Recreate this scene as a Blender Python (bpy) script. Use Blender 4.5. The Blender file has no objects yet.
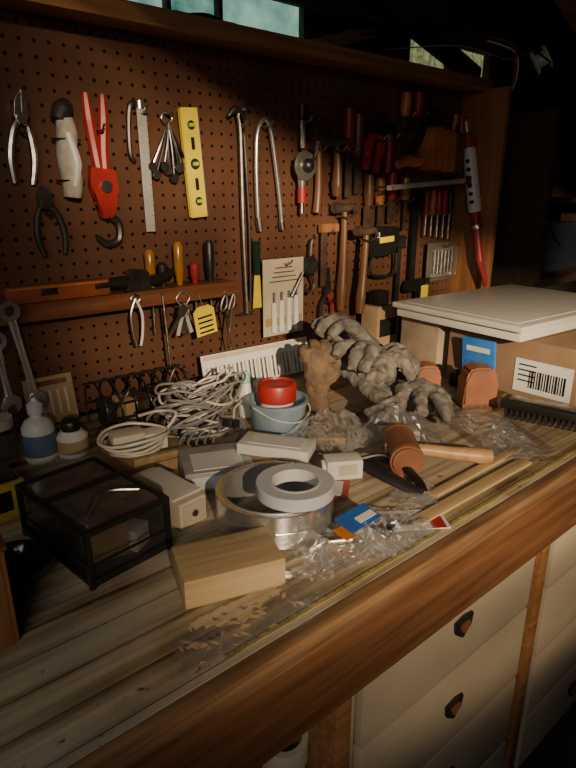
import bpy,bmesh,math,random
from mathutils import Vector,Matrix,Euler,noise
random.seed(4)
COL=bpy.context.collection
R=math.radians
# ------------------------------------------------ materials
def M(name,col,rough=.5,metal=0,var=.2,scale=25,bump=0,alpha=1,trans=0,em=0,st=(1,1,1),col2=None,spec=.5,det=6):
    m=bpy.data.materials.new(name); m.use_nodes=True; nt=m.node_tree; p=nt.nodes['Principled BSDF']
    tc=nt.nodes.new('ShaderNodeTexCoord'); mp=nt.nodes.new('ShaderNodeMapping'); mp.inputs['Scale'].default_value=st
    nz=nt.nodes.new('ShaderNodeTexNoise'); nz.inputs['Scale'].default_value=scale; nz.inputs['Detail'].default_value=det
    cr=nt.nodes.new('ShaderNodeValToRGB'); cr.color_ramp.elements[0].position=.3; cr.color_ramp.elements[1].position=.7
    c2=col2 or [min(1,c*(1+var)) for c in col]; c1=[c*(1-var) for c in col] if col2 is None else col
    cr.color_ramp.elements[0].color=(*c1,1); cr.color_ramp.elements[1].color=(*c2,1)
    L=nt.links.new
    L(tc.outputs['Object'],mp.inputs['Vector']); L(mp.outputs[0],nz.inputs['Vector']); L(nz.outputs['Fac'],cr.inputs[0]); L(cr.outputs[0],p.inputs['Base Color'])
    p.inputs['Roughness'].default_value=rough; p.inputs['Metallic'].default_value=metal
    p.inputs['Alpha'].default_value=alpha; p.inputs['Transmission Weight'].default_value=trans
    p.inputs['Specular IOR Level'].default_value=spec
    if bump:
        b=nt.nodes.new('ShaderNodeBump'); b.inputs['Strength'].default_value=bump; b.inputs['Distance'].default_value=.003
        L(nz.outputs['Fac'],b.inputs['Height']); L(b.outputs[0],p.inputs['Normal'])
    if em:
        L(cr.outputs[0],p.inputs['Emission Color']); p.inputs['Emission Strength'].default_value=em
    return m
def film(name,base=.03,gain=.5,rough=.1,haze=.35):
    # clear film: mostly transparent, sharp glossy glints, faint milky haze at creases
    m=M(name,(.85,.85,.83),.5,var=.05); nt=m.node_tree; L=nt.links.new; p=nt.nodes['Principled BSDF']; out=nt.nodes['Material Output']
    gl=nt.nodes.new('ShaderNodeBsdfGlossy'); gl.inputs['Roughness'].default_value=rough; gl.inputs['Color'].default_value=(1,1,1,1)
    ms=nt.nodes.new('ShaderNodeMixShader'); ms.inputs[0].default_value=haze; L(gl.outputs[0],ms.inputs[1]); L(p.outputs[0],ms.inputs[2])
    tr=nt.nodes.new('ShaderNodeBsdfTransparent'); tr.inputs[0].default_value=(.97,.97,.97,1); lw=nt.nodes.new('ShaderNodeLayerWeight'); lw.inputs[0].default_value=.4
    ma=nt.nodes.new('ShaderNodeMath'); ma.operation='MULTIPLY_ADD'; ma.inputs[1].default_value=gain; ma.inputs[2].default_value=base; L(lw.outputs['Fresnel'],ma.inputs[0])
    mx=nt.nodes.new('ShaderNodeMixShader'); L(ma.outputs[0],mx.inputs[0]); L(tr.outputs[0],mx.inputs[1]); L(ms.outputs[0],mx.inputs[2]); L(mx.outputs[0],out.inputs['Surface'])
    return m
def wood(name,c1,c2,ax='x',rough=.5,sc=5,bump=.3):
    st={'x':(1,14,14),'y':(14,1,14),'z':(14,14,1)}[ax]
    return M(name,c1,rough,scale=sc,st=st,col2=c2,bump=bump,det=8)
steel=M('steel',(.45,.43,.4),.32,1,var=.35,scale=60)
chrome=M('chrome',(.78,.76,.73),.25,.9,var=.1)
rulerm=M('brushed_ruler_steel',(.62,.6,.56),.45,.5,var=.1)
dsteel=M('dark_steel',(.08,.075,.07),.4,.8,var=.4)
rust=M('rusty_steel',(.07,.045,.03),.55,.5,col2=(.16,.11,.075))
black=M('black_plastic',(.012,.012,.012),.4,var=.3)
rubber=M('dark_rubber',(.02,.018,.017),.6)
red=M('red_paint',(.36,.022,.022),.4)
dred=M('dark_red',(.26,.02,.02),.45)
yellow=M('yellow_paint',(.78,.6,.04),.45,var=.1)
white=M('white_plastic',(.7,.68,.62),.4,var=.06)
cream=M('cream_plastic',(.62,.55,.42),.45,var=.08)
amber=M('amber_acetate',(.45,.2,.03),.2,trans=.3)
orange=M('orange_wood',(.45,.16,.045),.4,var=.35)
blue=M('blue_print',(.03,.12,.42),.4)
green=M('dark_green_glass',(.015,.05,.02),.12,trans=.3)
paper=M('paper_card',(.52,.45,.33),.8,var=.1,bump=.1)
wpaper=M('white_paper',(.68,.68,.66),.6,var=.05)
tan=M('tan_card',(.36,.24,.13),.8,var=.12)
card=M('cardboard',(.24,.15,.085),.85,var=.12,scale=12,bump=.05)
clear=film('clear_blister',base=.08,gain=.4)
clearbag=film('clear_bag_film',base=.09,gain=.5,rough=.13,haze=.3)
tubm=M('blueish_plastic',(.3,.4,.5),.25,alpha=.7)
foil=M('aluminium_foil',(.72,.71,.7),.27,.92,col2=(.9,.89,.87),bump=.12,scale=5,st=(1,1,40))
foilin=M('foil_roll_liner',(.5,.5,.5),.35,.6,var=.08)
wtape=M('white_tape',(.6,.61,.64),.45,var=.05)
gglove=M('grey_knit',(.06,.054,.047),.95,scale=45,bump=.5,col2=(.22,.2,.17))
bglove=M('leather_glove',(.07,.042,.025),.85,scale=30,bump=.3,col2=(.17,.11,.065))
rag=M('grey_cloth',(.42,.38,.32),.95,scale=60,bump=.5)
greyc=M('grey_cable',(.26,.25,.245),.4,var=.1)
wcable=M('white_cable',(.66,.6,.5),.4,var=.05)
pine=wood('pine_wood',(.42,.28,.13),(.62,.46,.26),'x',.6)
pine_y=wood('pine_wood_y',(.26,.16,.08),(.42,.28,.15),'y',.6)
brownw=wood('brown_handle_wood',(.09,.038,.018),(.2,.095,.042),'z',.4)
handlew=wood('ash_handle_wood',(.42,.22,.1),(.6,.36,.18),'x',.4)
redw=wood('red_brown_wood',(.11,.035,.015),(.24,.09,.035),'x',.45)
redwz=wood('red_brown_wood_z',(.2,.08,.03),(.36,.16,.06),'z',.5)
trimw=wood('trim_wood',(.21,.09,.035),(.36,.18,.075),'x',.45)
apronw=wood('apron_wood',(.09,.04,.02),(.19,.085,.038),'x',.38)
darkw=wood('dark_joist_wood',(.03,.018,.01),(.08,.05,.03),'x',.8)
leather=M('brown_leather',(.26,.1,.05),.42,scale=15,bump=.15,var=.3)
drawerm=M('cream_drawer_paint',(.46,.39,.29),.5,var=.1,scale=6,bump=.04)
concrete=M('dark_concrete',(.04,.036,.032),.9,scale=8,bump=.4)
def pegmat(name,base,base2,hole=.13):
    m=M(name,base,.42,col2=base2,scale=5,spec=.35); nt=m.node_tree; p=nt.nodes['Principled BSDF']; L=nt.links.new
    cr=[n for n in nt.nodes if n.type=='VALTORGB'][0]
    tc=[n for n in nt.nodes if n.type=='TEX_COORD'][0]
    sp=nt.nodes.new('ShaderNodeSeparateXYZ'); L(tc.outputs['Object'],sp.inputs[0])
    def ma(op,a,b=None,c=None):
        n=nt.nodes.new('ShaderNodeMath'); n.operation=op
        for i,x in enumerate((a,b,c)):
            if x is None: continue
            if isinstance(x,(int,float)): n.inputs[i].default_value=x
            else: L(x,n.inputs[i])
        return n.outputs[0]
    fx=ma('SUBTRACT',ma('FRACT',ma('DIVIDE',sp.outputs[0],.0254)),.5)
    fz=ma('SUBTRACT',ma('FRACT',ma('DIVIDE',sp.outputs[2],.0254)),.5)
    d=ma('SQRT',ma('ADD',ma('MULTIPLY',fx,fx),ma('MULTIPLY',fz,fz)))
    h=ma('LESS_THAN',d,hole)
    mx=nt.nodes.new('ShaderNodeMix'); mx.data_type='RGBA'; L(h,mx.inputs[0]); L(cr.outputs[0],mx.inputs[6]); mx.inputs[7].default_value=(.005,.003,.002,1)
    L(mx.outputs[2],p.inputs['Base Color'])
    b=nt.nodes.new('ShaderNodeBump'); b.invert=True; b.inputs['Distance'].default_value=.004; b.inputs['Strength'].default_value=.8; L(h,b.inputs['Height']); L(b.outputs[0],p.inputs['Normal'])
    return m
pegm=pegmat('brown_pegboard',(.082,.036,.022),(.145,.065,.036))
def benchmat():
    m=M('worn_bench_wood',(.12,.085,.055),.38,col2=(.55,.45,.29),scale=2.4,st=(1,26,1),det=10,bump=.25); nt=m.node_tree; L=nt.links.new; p=nt.nodes['Principled BSDF']
    cr=[n for n in nt.nodes if n.type=='VALTORGB'][0]; cr.color_ramp.elements[0].position=.33; cr.color_ramp.elements[1].position=.66
    e=cr.color_ramp.elements.new(.48); e.color=(.34,.25,.145,1)
    tc=[n for n in nt.nodes if n.type=='TEX_COORD'][0]
    def nzn(s,lo,hi,c0,c1,st=(1,1,1)):
        mp=nt.nodes.new('ShaderNodeMapping'); mp.inputs['Scale'].default_value=st; L(tc.outputs['Object'],mp.inputs[0])
        n2=nt.nodes.new('ShaderNodeTexNoise'); n2.inputs['Scale'].default_value=s; n2.inputs['Detail'].default_value=9; L(mp.outputs[0],n2.inputs['Vector'])
        r2=nt.nodes.new('ShaderNodeValToRGB'); r2.color_ramp.elements[0].position=lo; r2.color_ramp.elements[0].color=c0; r2.color_ramp.elements[1].position=hi; r2.color_ramp.elements[1].color=c1; L(n2.outputs['Fac'],r2.inputs[0]); return n2,r2
    n2,r2=nzn(7,.36,.56,(.38,.34,.3,1),(1,1,1,1))
    mx=nt.nodes.new('ShaderNodeMix'); mx.data_type='RGBA'; mx.blend_type='MULTIPLY'; mx.inputs[0].default_value=.75
    L(cr.outputs[0],mx.inputs[6]); L(r2.outputs[0],mx.inputs[7])
    n3,r3=nzn(4,.45,.62,(0,0,0,1),(.7,.7,.7,1),(1,3,1))
    m3=nt.nodes.new('ShaderNodeMix'); m3.data_type='RGBA'; L(r3.outputs[0],m3.inputs[0]); L(mx.outputs[2],m3.inputs[6]); m3.inputs[7].default_value=(.44,.38,.29,1)
    sp=nt.nodes.new('ShaderNodeSeparateXYZ'); L(tc.outputs['Object'],sp.inputs[0])
    a=nt.nodes.new('ShaderNodeMath'); a.operation='DIVIDE'; L(sp.outputs[1],a.inputs[0]); a.inputs[1].default_value=.042
    f=nt.nodes.new('ShaderNodeMath'); f.operation='FRACT'; L(a.outputs[0],f.inputs[0])
    g=nt.nodes.new('ShaderNodeMath'); g.operation='GREATER_THAN'; L(f.outputs[0],g.inputs[0]); g.inputs[1].default_value=.035
    gm=nt.nodes.new('ShaderNodeMapRange'); gm.inputs[3].default_value=.35; gm.inputs[4].default_value=1; L(g.outputs[0],gm.inputs[0])
    m5=nt.nodes.new('ShaderNodeMix'); m5.data_type='RGBA'; m5.blend_type='MULTIPLY'; m5.inputs[0].default_value=1; L(m3.outputs[2],m5.inputs[6]); L(gm.outputs[0],m5.inputs[7])
    n4,r4=nzn(55,.27,.33,(.15,.12,.1,1),(1,1,1,1))
    m4=nt.nodes.new('ShaderNodeMix'); m4.data_type='RGBA'; m4.blend_type='MULTIPLY'; m4.inputs[0].default_value=1; L(m5.outputs[2],m4.inputs[6]); L(r4.outputs[0],m4.inputs[7])
    L(m4.outputs[2],p.inputs['Base Color'])
    rr=nt.nodes.new('ShaderNodeMapRange'); rr.inputs[1].default_value=.3; rr.inputs[2].default_value=.7; rr.inputs[3].default_value=.18; rr.inputs[4].default_value=.48; L(n2.outputs['Fac'],rr.inputs[0]); L(rr.outputs[0],p.inputs['Roughness'])
    return m
benchm=benchmat()
# ------------------------------------------------ builder
def crom(pts,res,closed):
    P=[Vector(p) for p in pts]; n=len(P); out=[]; idx=[]
    segs=n if closed else n-1
    for i in range(segs):
        if closed: a,b,c,d=P[(i-1)%n],P[i],P[(i+1)%n],P[(i+2)%n]
        else: a,b,c,d=P[max(i-1,0)],P[i],P[i+1],P[min(i+2,n-1)]
        for k in range(res):
            t=k/res
            out.append(.5*((2*b)+(c-a)*t+(2*a-5*b+4*c-d)*t*t+(3*b-a-3*c+d)*t**3)); idx.append(i+t)
    if not closed: out.append(P[-1]); idx.append(n-1)
    return out,idx
class B:
    def __init__(s,name,loc=(0,0,0),rot=(0,0,0),sc=1):
        s.name=name; s.loc=loc; s.rot=rot; s.sc=sc; s.bm=bmesh.new(); s.mats=[]
    def mi(s,m):
        if m not in s.mats: s.mats.append(m)
        return s.mats.index(m)
    def add(s,t,mat,mtx=None,smooth=True):
        if mtx: t.transform(mtx)
        bmesh.ops.recalc_face_normals(t,faces=t.faces)
        i=s.mi(mat)
        for f in t.faces: f.material_index=i; f.smooth=smooth
        me=bpy.data.meshes.new('t'); t.to_mesh(me); t.free(); s.bm.from_mesh(me); bpy.data.meshes.remove(me); return s
    def box(s,c,z,mat,rot=(0,0,0),bev=.0015):
        t=bmesh.new(); bmesh.ops.create_cube(t,size=1); t.transform(Matrix.Diagonal((*z,1)))
        if bev: bmesh.ops.bevel(t,geom=t.edges[:],offset=min(bev,min(z)*.45),segments=2,affect='EDGES',profile=.6)
        return s.add(t,mat,Matrix.Translation(c)@Euler([R(a) for a in rot]).to_matrix().to_4x4())
    def bx(s,a,b,mat,bev=.0015):
        return s.box([(a[i]+b[i])/2 for i in range(3)],[abs(b[i]-a[i]) for i in range(3)],mat,bev=bev)
    def cyl(s,p0,p1,r,mat,r2=None,seg=20,bev=0):
        p0=Vector(p0);p1=Vector(p1);d=p1-p0; t=bmesh.new()
        bmesh.ops.create_cone(t,cap_ends=True,segments=seg,radius1=r,radius2=r if r2 is None else r2,depth=d.length)
        if bev: bmesh.ops.bevel(t,geom=[e for e in t.edges if abs(e.verts[0].co.z-e.verts[1].co.z)<1e-6],offset=bev,segments=2,affect='EDGES')
        return s.add(t,mat,Matrix.Translation((p0+p1)/2)@d.to_track_quat('Z','Y').to_matrix().to_4x4())
    def lathe(s,prof,mat,c=(0,0,0),seg=32,rot=(0,0,0),closed=False):
        t=bmesh.new(); rings=[]
        for r,z in prof: rings.append([t.verts.new((r*math.cos(2*math.pi*k/seg),r*math.sin(2*math.pi*k/seg),z)) for k in range(seg)])
        n=len(rings)
        for i in range(n if closed else n-1):
            a,b=rings[i],rings[(i+1)%n]
            for k in range(seg): t.faces.new((a[k],a[(k+1)%seg],b[(k+1)%seg],b[k]))
        bmesh.ops.remove_doubles(t,verts=t.verts[:],dist=1e-5)
        return s.add(t,mat,Matrix.Translation(c)@Euler([R(a) for a in rot]).to_matrix().to_4x4())
    def tube(s,pts,r,mat,seg=8,res=6,closed=False,fl=1,up=None):
        P,idx=crom(pts,res,closed); n=len(P); t=bmesh.new(); rings=[]
        nrm=None
        for i in range(n):
            tg=(P[(i+1)%n]-P[i-1]) if closed else (P[min(i+1,n-1)]-P[max(i-1,0)])
            if tg.length<1e-9: tg=Vector((0,0,1))
            tg.normalize()
            if nrm is None:
                nrm=Vector(up) if up else (Vector((0,0,1)) if abs(tg.z)<.9 else Vector((1,0,0)))
            nrm=(nrm-tg*nrm.dot(tg))
            if nrm.length<1e-6: nrm=tg.orthogonal()
            nrm.normalize(); bn=tg.cross(nrm)
            if isinstance(r,(list,tuple)):
                j=idx[i]; a=int(j)%len(r); b=(a+1)%len(r) if closed else min(a+1,len(r)-1); rr=r[a]+(r[b]-r[a])*(j-int(j))
            else: rr=r
            rings.append([t.verts.new(P[i]+nrm*math.cos(2*math.pi*k/seg)*rr*fl+bn*math.sin(2*math.pi*k/seg)*rr) for k in range(seg)])
        for i in range(n if closed else n-1):
            a,b=rings[i],rings[(i+1)%n]
            for k in range(seg): t.faces.new((a[k],a[(k+1)%seg],b[(k+1)%seg],b[k]))
        if not closed: t.faces.new(rings[0]); t.faces.new(rings[-1][::-1])
        return s.add(t,mat)
    def prism(s,pts,mat,y0,y1,bev=0,mtx=None,plane='xz'):
        t=bmesh.new()
        f=(lambda p,y:(p[0],y,p[1])) if plane=='xz' else (lambda p,y:(p[0],p[1],y))
        a=[t.verts.new(f(p,y0)) for p in pts]; b=[t.verts.new(f(p,y1)) for p in pts]; n=len(pts)
        t.faces.new(a); t.faces.new(b[::-1])
        for i in range(n): t.faces.new((a[i],b[i],b[(i+1)%n],a[(i+1)%n]))
        if bev: bmesh.ops.bevel(t,geom=t.edges[:],offset=bev,segments=2,affect='EDGES')
        return s.add(t,mat,mtx)
    def sph(s,c,r,mat,sc=(1,1,1),sub=2):
        t=bmesh.new(); bmesh.ops.create_icosphere(t,subdivisions=sub,radius=r); return s.add(t,mat,Matrix.Translation(c)@Matrix.Diagonal((*sc,1)))
    def sheet(s,sx,sy,mat,amp=.01,seed=0,c=(0,0,0),cell=.016,dome=0):
        # crinkled film: fine grid with ridged creases and an irregular outline
        rnd=random.Random(seed); cell*=.42; nx=max(8,int(sx/cell)); ny=max(8,int(sy/cell)); t=bmesh.new(); g=[]
        def rid(x,y,f,k): return 1-abs(noise.noise(Vector((x*f+k,y*f-k,seed+k))))*2.2
        for i in range(nx+1):
            row=[]
            for j in range(ny+1):
                x=(i/nx-.5)*sx+rnd.uniform(-.25,.25)*cell; y=(j/ny-.5)*sy+rnd.uniform(-.25,.25)*cell
                rr=min(1,math.hypot(2*x/sx,2*y/sy)); h=dome*max(0,1-rr**2)
                rd=.6*max(0,rid(x,y,17,1))**2+.3*max(0,rid(x,y,38,3))**2+.12*rnd.random()
                x*=1+.3*noise.noise(Vector((x*9,y*9,seed+9))); y*=1+.3*noise.noise(Vector((y*9,x*9,seed+19)))
                row.append(t.verts.new((x,y,.001+h+amp*rd*(1-.6*rr))))
            g.append(row)
        for i in range(nx):
            for j in range(ny):
                a,b,c_,d=g[i][j],g[i+1][j],g[i+1][j+1],g[i][j+1]
                if math.hypot((i+.5)/nx*2-1,(j+.5)/ny*2-1)>1.12+.25*noise.noise(Vector((i*.3,j*.3,seed))): continue
                if rnd.random()<.5: t.faces.new((a,b,c_)); t.faces.new((a,c_,d))
                else: t.faces.new((a,b,d)); t.faces.new((b,c_,d))
        return s.add(t,mat,Matrix.Translation(c),smooth=False)
    def done(s,sharp=.7,parent=None):
        bm=s.bm
        for e in bm.edges:
            if len(e.link_faces)==2 and e.calc_face_angle(0)>sharp: e.smooth=False
        me=bpy.data.meshes.new(s.name); bm.to_mesh(me); bm.free()
        for m in s.mats: me.materials.append(m)
        o=bpy.data.objects.new(s.name,me); COL.objects.link(o); o.location=s.loc; o.rotation_euler=[R(a) for a in s.rot]; o.scale=(s.sc,)*3
        if parent: o.parent=parent
        return o
# ------------------------------------------------ room
B('floor').bx((-3,-3.3,-.05),(4.2,.5,0),concrete,0).done()
o=B('wall_back'); o.bx((-1.5,.26,0),(.66,.34,2.2),concrete,0); o.bx((.66,.26,0),(2.2,.34,1.69),concrete,0); o.bx((.66,.26,1.84),(2.2,.34,2.2),concrete,0)
o.bx((1.26,.26,1.69),(1.72,.34,1.84),concrete,0); o.bx((2.2,.26,0),(4.2,.34,2.2),concrete,0); o.done()
B('wall_right').bx((4.1,-3.2,0),(4.2,.3,2.2),concrete,0).done()
teal=M('daylit_frosted_glass',(.05,.17,.13),.4,em=.85,scale=9,col2=(.45,.8,.62),det=8)
ygl=M('daylit_straw_glass',(.15,.17,.06),.4,em=.5,scale=60,col2=(.6,.6,.3))
o=B('window_1'); o.bx((.66,.29,1.69),(1.26,.3,1.84),teal,0); 
for x in (.66,.81,.96,1.25): o.bx((x,.265,1.69),(x+.012,.29,1.84),darkw)
o.bx((.66,.265,1.69),(1.26,.285,1.70),darkw); o.done()
o=B('window_2'); o.bx((1.72,.29,1.69),(2.2,.3,1.84),ygl,0); o.bx((1.72,.265,1.69),(2.2,.285,1.70),darkw); o.bx((1.95,.265,1.69),(1.965,.29,1.84),darkw); o.done()
o=B('ceiling'); o.bx((-3,-3.3,2.2),(4.2,.5,2.25),darkw,0)
for x in [-.8,-.4,0,.4,.8,1.2,1.6,2.0,2.4,2.8,3.2]: o.bx((x,-3.2,2.0),(x+.04,.25,2.2),darkw)
o.done()
o=B('trim_1'); o.box((1.2,.12,1.81),(1.5,.03,.04),darkw,rot=(0,0,0)); o.box((1.35,.15,1.76),(.6,.02,.03),trimw,rot=(0,-16,14)); o.box((1.3,.17,1.75),(.5,.012,.02),trimw,rot=(0,-22,14)); o.box((1.55,.1,1.8),(.9,.04,.05),darkw,rot=(0,9,10)); o.done()
o=B('ceiling_joist'); o.box((2.2,-.1,1.88),(1.0,.05,.09),trimw,rot=(0,4,14)); o.done()
wx,wz=-.62,2.02
o=B('wall_front'); o.bx((-3,-3.3,0),(4.2,-3.2,1.72),concrete,0); o.bx((-3,-3.3,1.72),(wx-.42,-3.2,2.2),concrete,0); o.bx((wx+.42,-3.3,1.72),(4.2,-3.2,2.2),concrete,0); o.done()
o=B('window_gobo')
for x in (-.42,.40): o.bx((wx+x,-3.27,1.72),(wx+x+.02,-3.24,2.2),darkw)
for z in (1.72,): o.bx((wx-.42,-3.27,z),(wx+.42,-3.24,z+.014),darkw)
for i in range(7): o.box((wx,-3.255,1.765+i*.07),(.84,.003,.016),darkw,rot=(0,12,0),bev=0)  # unseen slats, added and tilted to break the spot light into streaks
o.done()
# pegboard + trim
PE=1.665
o=B('pegboard'); o.bx((-.6,0,.9),(PE,.006,1.64),pegm,0)
o.bx((-.6,.006,.9),(PE,.03,.94),darkw); o.bx((-.6,.006,1.6),(PE,.03,1.64),darkw); o.done()
o=B('trim_2'); o.bx((-.6,-.075,1.628),(PE+.02,.09,1.643),trimw,.002); o.bx((-.6,-.09,1.622),(PE+.02,-.075,1.653),trimw,.002); o.done()
o=B('trim_3'); o.bx((PE,-.15,.9),(PE+.02,.03,1.628),redwz,.002); o.done()
# ------------------------------------------------ bench
o=B('workbench'); 
o.bx((-1.4,-.765,.862),(3.4,-.02,.9),benchm,.001)
o.bx((-1.4,-.785,.872),(3.4,-.765,.9),wood('bench_edge_wood',(.12,.06,.03),(.34,.2,.1),'x',.36),.004)
o.bx((-1.4,-.78,.76),(3.4,-.745,.871),apronw,.003)
for x in (-1.3,.43,.985,3.2):
    o.bx((x,-.735,.0),(x+.03,-.66,.76),trimw); o.bx((x,-.12,0),(x+.03,-.05,.862),trimw)
o.done()
o=B('lath_strip',(.74,-.722,.9)); o.box((0,0,.003),(.3,.022,.005),pine); o.done()
o=B('lath_strip',(.80,-.688,.9)); o.box((0,0,.003),(.26,.016,.005),pine,rot=(0,0,1)); o.done()
o=B('measuring_tape_strip',(.75,-.754,.9)); o.box((0,0,.0006),(1.0,.006,.001),M('worn_yellow',(.34,.26,.09),.5,var=.5),bev=0)
for i in range(70): o.box((-.49+i*.0142,.0015,.0012),(.001,.003,.0004),black,bev=0)
o.done()
def pull(o,x,y,z):
    o.prism([(-.026,.017),(0,.022),(.026,.017),(.022,-.006),(0,-.024),(-.022,-.006)],dsteel,-.006,0,.002,Matrix.Translation((x,y,z)))
    o.prism([(-.014,.008),(0,.011),(.014,.008),(.01,-.004),(0,-.012),(-.01,-.004)],leather,-.009,-.005,.001,Matrix.Translation((x,y,z)))
dark_in=M('cabinet_interior',(.06,.045,.03),.8)
def cab(x0,x1,y=-.715):
    o=B('drawer_cabinet'); o.bx((x0,y,0.06),(x1,-.1,.755),dark_in,.002); o.bx((x0,y-.004,.06),(x0+.01,y+.1,.755),drawerm); o.bx((x1-.01,y-.004,.06),(x1,y+.1,.755),drawerm)
    for za,zb in ((.575,.745),(.40,.568),(.225,.393),(.07,.218)):
        o.bx((x0+.011,y-.018,za),(x1-.011,y,zb),drawerm,.003); pull(o,(x0+x1)/2,y-.018,(za+zb)/2)
    o.done()
cab(.474,.973); cab(1.03,1.55)
o=B('standing_pipe',(.40,-.66,0)); o.lathe([(0,0),(.032,0),(.032,.56),(.036,.562),(.036,.6),(.027,.6),(.027,.2),(0,.2)],cream); o.done()
o=B('paint_bucket',(.27,-.58,0)); o.lathe([(0,0),(.07,0),(.085,.42),(.09,.42),(.09,.43),(.08,.43),(.066,.02),(0,.02)],M('grey_metal',(.25,.25,.22),.5,.3)); o.tube([(-.088,0,.41),(-.05,-.04,.47),(.05,-.04,.47),(.088,0,.41)],.0025,steel); o.done()
# ------------------------------------------------ wall tools
def hook(o,x=0,z=0,l=.035): o.tube([(x,.012,z),(x,-l*.6,z-.003),(x,-l,z+.008)],.0022,steel)
def pliers(x,z,h,w,hm,name='pliers',jaw=.3,rot=0,mat=dsteel):
    o=B(name,(x,-.012,z),(0,rot,0)); j=h*jaw
    for sgn in (-1,1):
        o.prism([(0,0),(sgn*w*.26,-j*.35),(sgn*w*.3,-j*.8),(sgn*w*.1,-j*1.15),(0,-j*.9)],mat,-.006,.003,.001)
        o.tube([(0,0,-j*.85),(sgn*w*.32,0,-j*1.25),(sgn*w*.5,0,-j*1.25-(h-j)*.45),(sgn*w*.38,0,-h)],[.004,.006,.0068,.005],hm)
    o.cyl((0,.004,-j*.9),(0,-.01,-j*.9),.009,mat); hook(o,0,-j*1.3,.03); o.done()
pliers(.355,1.508,.155,.04,steel,'needle_nose_pliers',.34,5,steel)
pliers(.372,1.352,.125,.05,rubber,'combination_pliers',.3,-4)
o=B('rolled_work_glove_bundle',(.422,-.022,1.33)); o.tube([(0,0,0),(.003,0,.03),(-.002,0,.07),(.003,0,.11),(0,0,.135)],[.02,.025,.023,.024,.019],rag,seg=14,fl=.75); o.tube([(-.012,-.004,.13),(0,0,.15),(.012,.002,.158)],[.014,.018,.012],rubber,seg=10)
for z in (.03,.1): o.tube([(-.026,0,z),(0,-.021,z),(.026,0,z),(0,.02,z)],.0015,black,closed=True)
o.tube([(.0,-.018,.02),(.006,-.023,.06),(-.004,-.022,.11)],[.006,.009,.006],white); o.done()
o=B('red_pipe_clamp',(.485,-.015,1.25),(0,0,0))
for s_ in (-1,1): o.tube([(s_*.016,0,.262),(s_*.014,0,.22),(s_*.009,0,.17),(s_*.006,-.004,.13)],[.007,.0105,.010,.009],red)
o.prism([(-.024,.135),(.024,.13),(.028,.09),(.014,.06),(.016,.045),(-.01,.04),(-.014,.07),(-.028,.1)],red,-.016,.006,.003)
o.cyl((0,.004,.1),(0,-.022,.1),.011,steel); o.cyl((.006,-.004,.14),(.006,-.004,.05),.005,steel)
o.tube([(.01,0,.045),(.026,0,.03),(.024,0,.0),(.0,0,-.008),(-.02,0,.006)],[.008,.008,.008,.007,.005],dsteel); hook(o,0,.2); o.done()
o=B('combination_square',(.577,-.012,1.262)); o.prism([(-.006,0),(.014,0),(.012,.235),(-.008,.235)],rulerm,-.004,0,.0006)
for i in range(22): o.box((.011,-.0042,.012+i*.01),(.002 if i%2 else .004,.0006,.0008),black,bev=0)
o.tube([(-.006,0,.24),(-.02,0,.236),(-.026,0,.2),(-.027,0,.15),(-.018,0,.135)],[.006,.006,.005,.005,.004],dsteel); o.cyl((0,0,.232),(0,0,.246),.009,chrome); hook(o,0,.228); o.done()
o=B('hex_key_ring',(.635,-.012,1.492)); o.tube([(-.012,0,-.01),(0,0,.002),(.012,0,-.01),(0,0,-.022)],.002,steel,closed=True)
for i in range(8):
    a=(i-3.5)*.13; L_=.095+.012*math.sin(i*2); x1=math.sin(a)*L_; z1=-.018-math.cos(a)*L_; y=-.003*(i%3)
    o.tube([(0,y,-.02),(x1*.5,y-.004,(z1-.018)*.5),(x1,y,z1)],[.003,.0035,.004],dsteel if i%2 else steel,fl=.6); o.cyl((x1,y+.003,z1),(x1,y-.006,z1),.009,steel if i%2 else dsteel)
hook(o,0,0); o.done()
o=B('torpedo_level',(.688,-.012,1.396),(0,-4,0)); o.prism([(-.021,-.108),(.021,-.108),(.021,.108),(-.021,.108)],yellow,-.014,.0,.002)
for z,rr in ((.075,.009),(0,.011),(-.075,.009)):
    o.cyl((0,-.013,z),(0,-.0155,z),rr,dsteel); o.cyl((-.006,-.016,z),(.006,-.016,z),.004,M('lime_vial',(.4,.6,.05),.2))
for z in (.04,-.04): o.box((0,-.0145,z),(.008,.001,.024),dsteel,bev=0)
o.box((.0195,-.007,0),(.004,.015,.214),chrome); o.done()
o=B('basin_wrench',(.818,-.02,1.06),(0,-1,0)); o.tube([(0,0,0),(-.002,0,.2),(0,0,.4),(-.004,0,.44),(.014,-.004,.455),(.026,0,.47)],.0048,steel); o.tube([(-.03,0,.436),(-.012,0,.45),(.006,0,.444),(.012,0,.43)],[.004,.008,.008,.004],dsteel)
o.tube([(.014,.003,.03),(.018,.003,.2),(.012,.003,.4)],.0035,dsteel); o.cyl((-.02,0,.0),(.02,0,.0),.004,steel); hook(o,0,.42); o.done()
o=B('bent_chrome_tube',(.895,-.016,1.262)); o.tube([(-.035,0,.02),(-.038,0,.12),(-.034,0,.2),(-.018,0,.232),(.0,0,.225),(.012,0,.18),(.03,0,.07),(.038,0,.0)],.0055,chrome,seg=12); o.tube([(-.035,0,.02),(-.03,0,-.01)],.007,steel); o.cyl((.036,0,.01),(.04,0,-.01),.008,steel); hook(o,-.015,.222); o.done()
o=B('hand_drill_brace',(.985,-.03,1.30)); o.tube([(0,0,.235),(0,0,.2)],[.013,.01],black,seg=12); o.tube([(0,0,.2),(.002,0,.14)],.006,chrome); o.lathe([(0,-.006),(.03,-.006),(.034,0),(.03,.006),(0,.006)],chrome,(0,-.012,.1),rot=(90,0,0)); o.sph((0,-.02,.1),.017,dsteel); o.tube([(0,0,.09),(0,0,.05)],[.012,.009],chrome,seg=12); o.cyl((0,0,.05),(0,0,.015),.011,red,seg=12); o.cyl((0,0,.015),(0,0,-.01),.005,steel)
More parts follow.
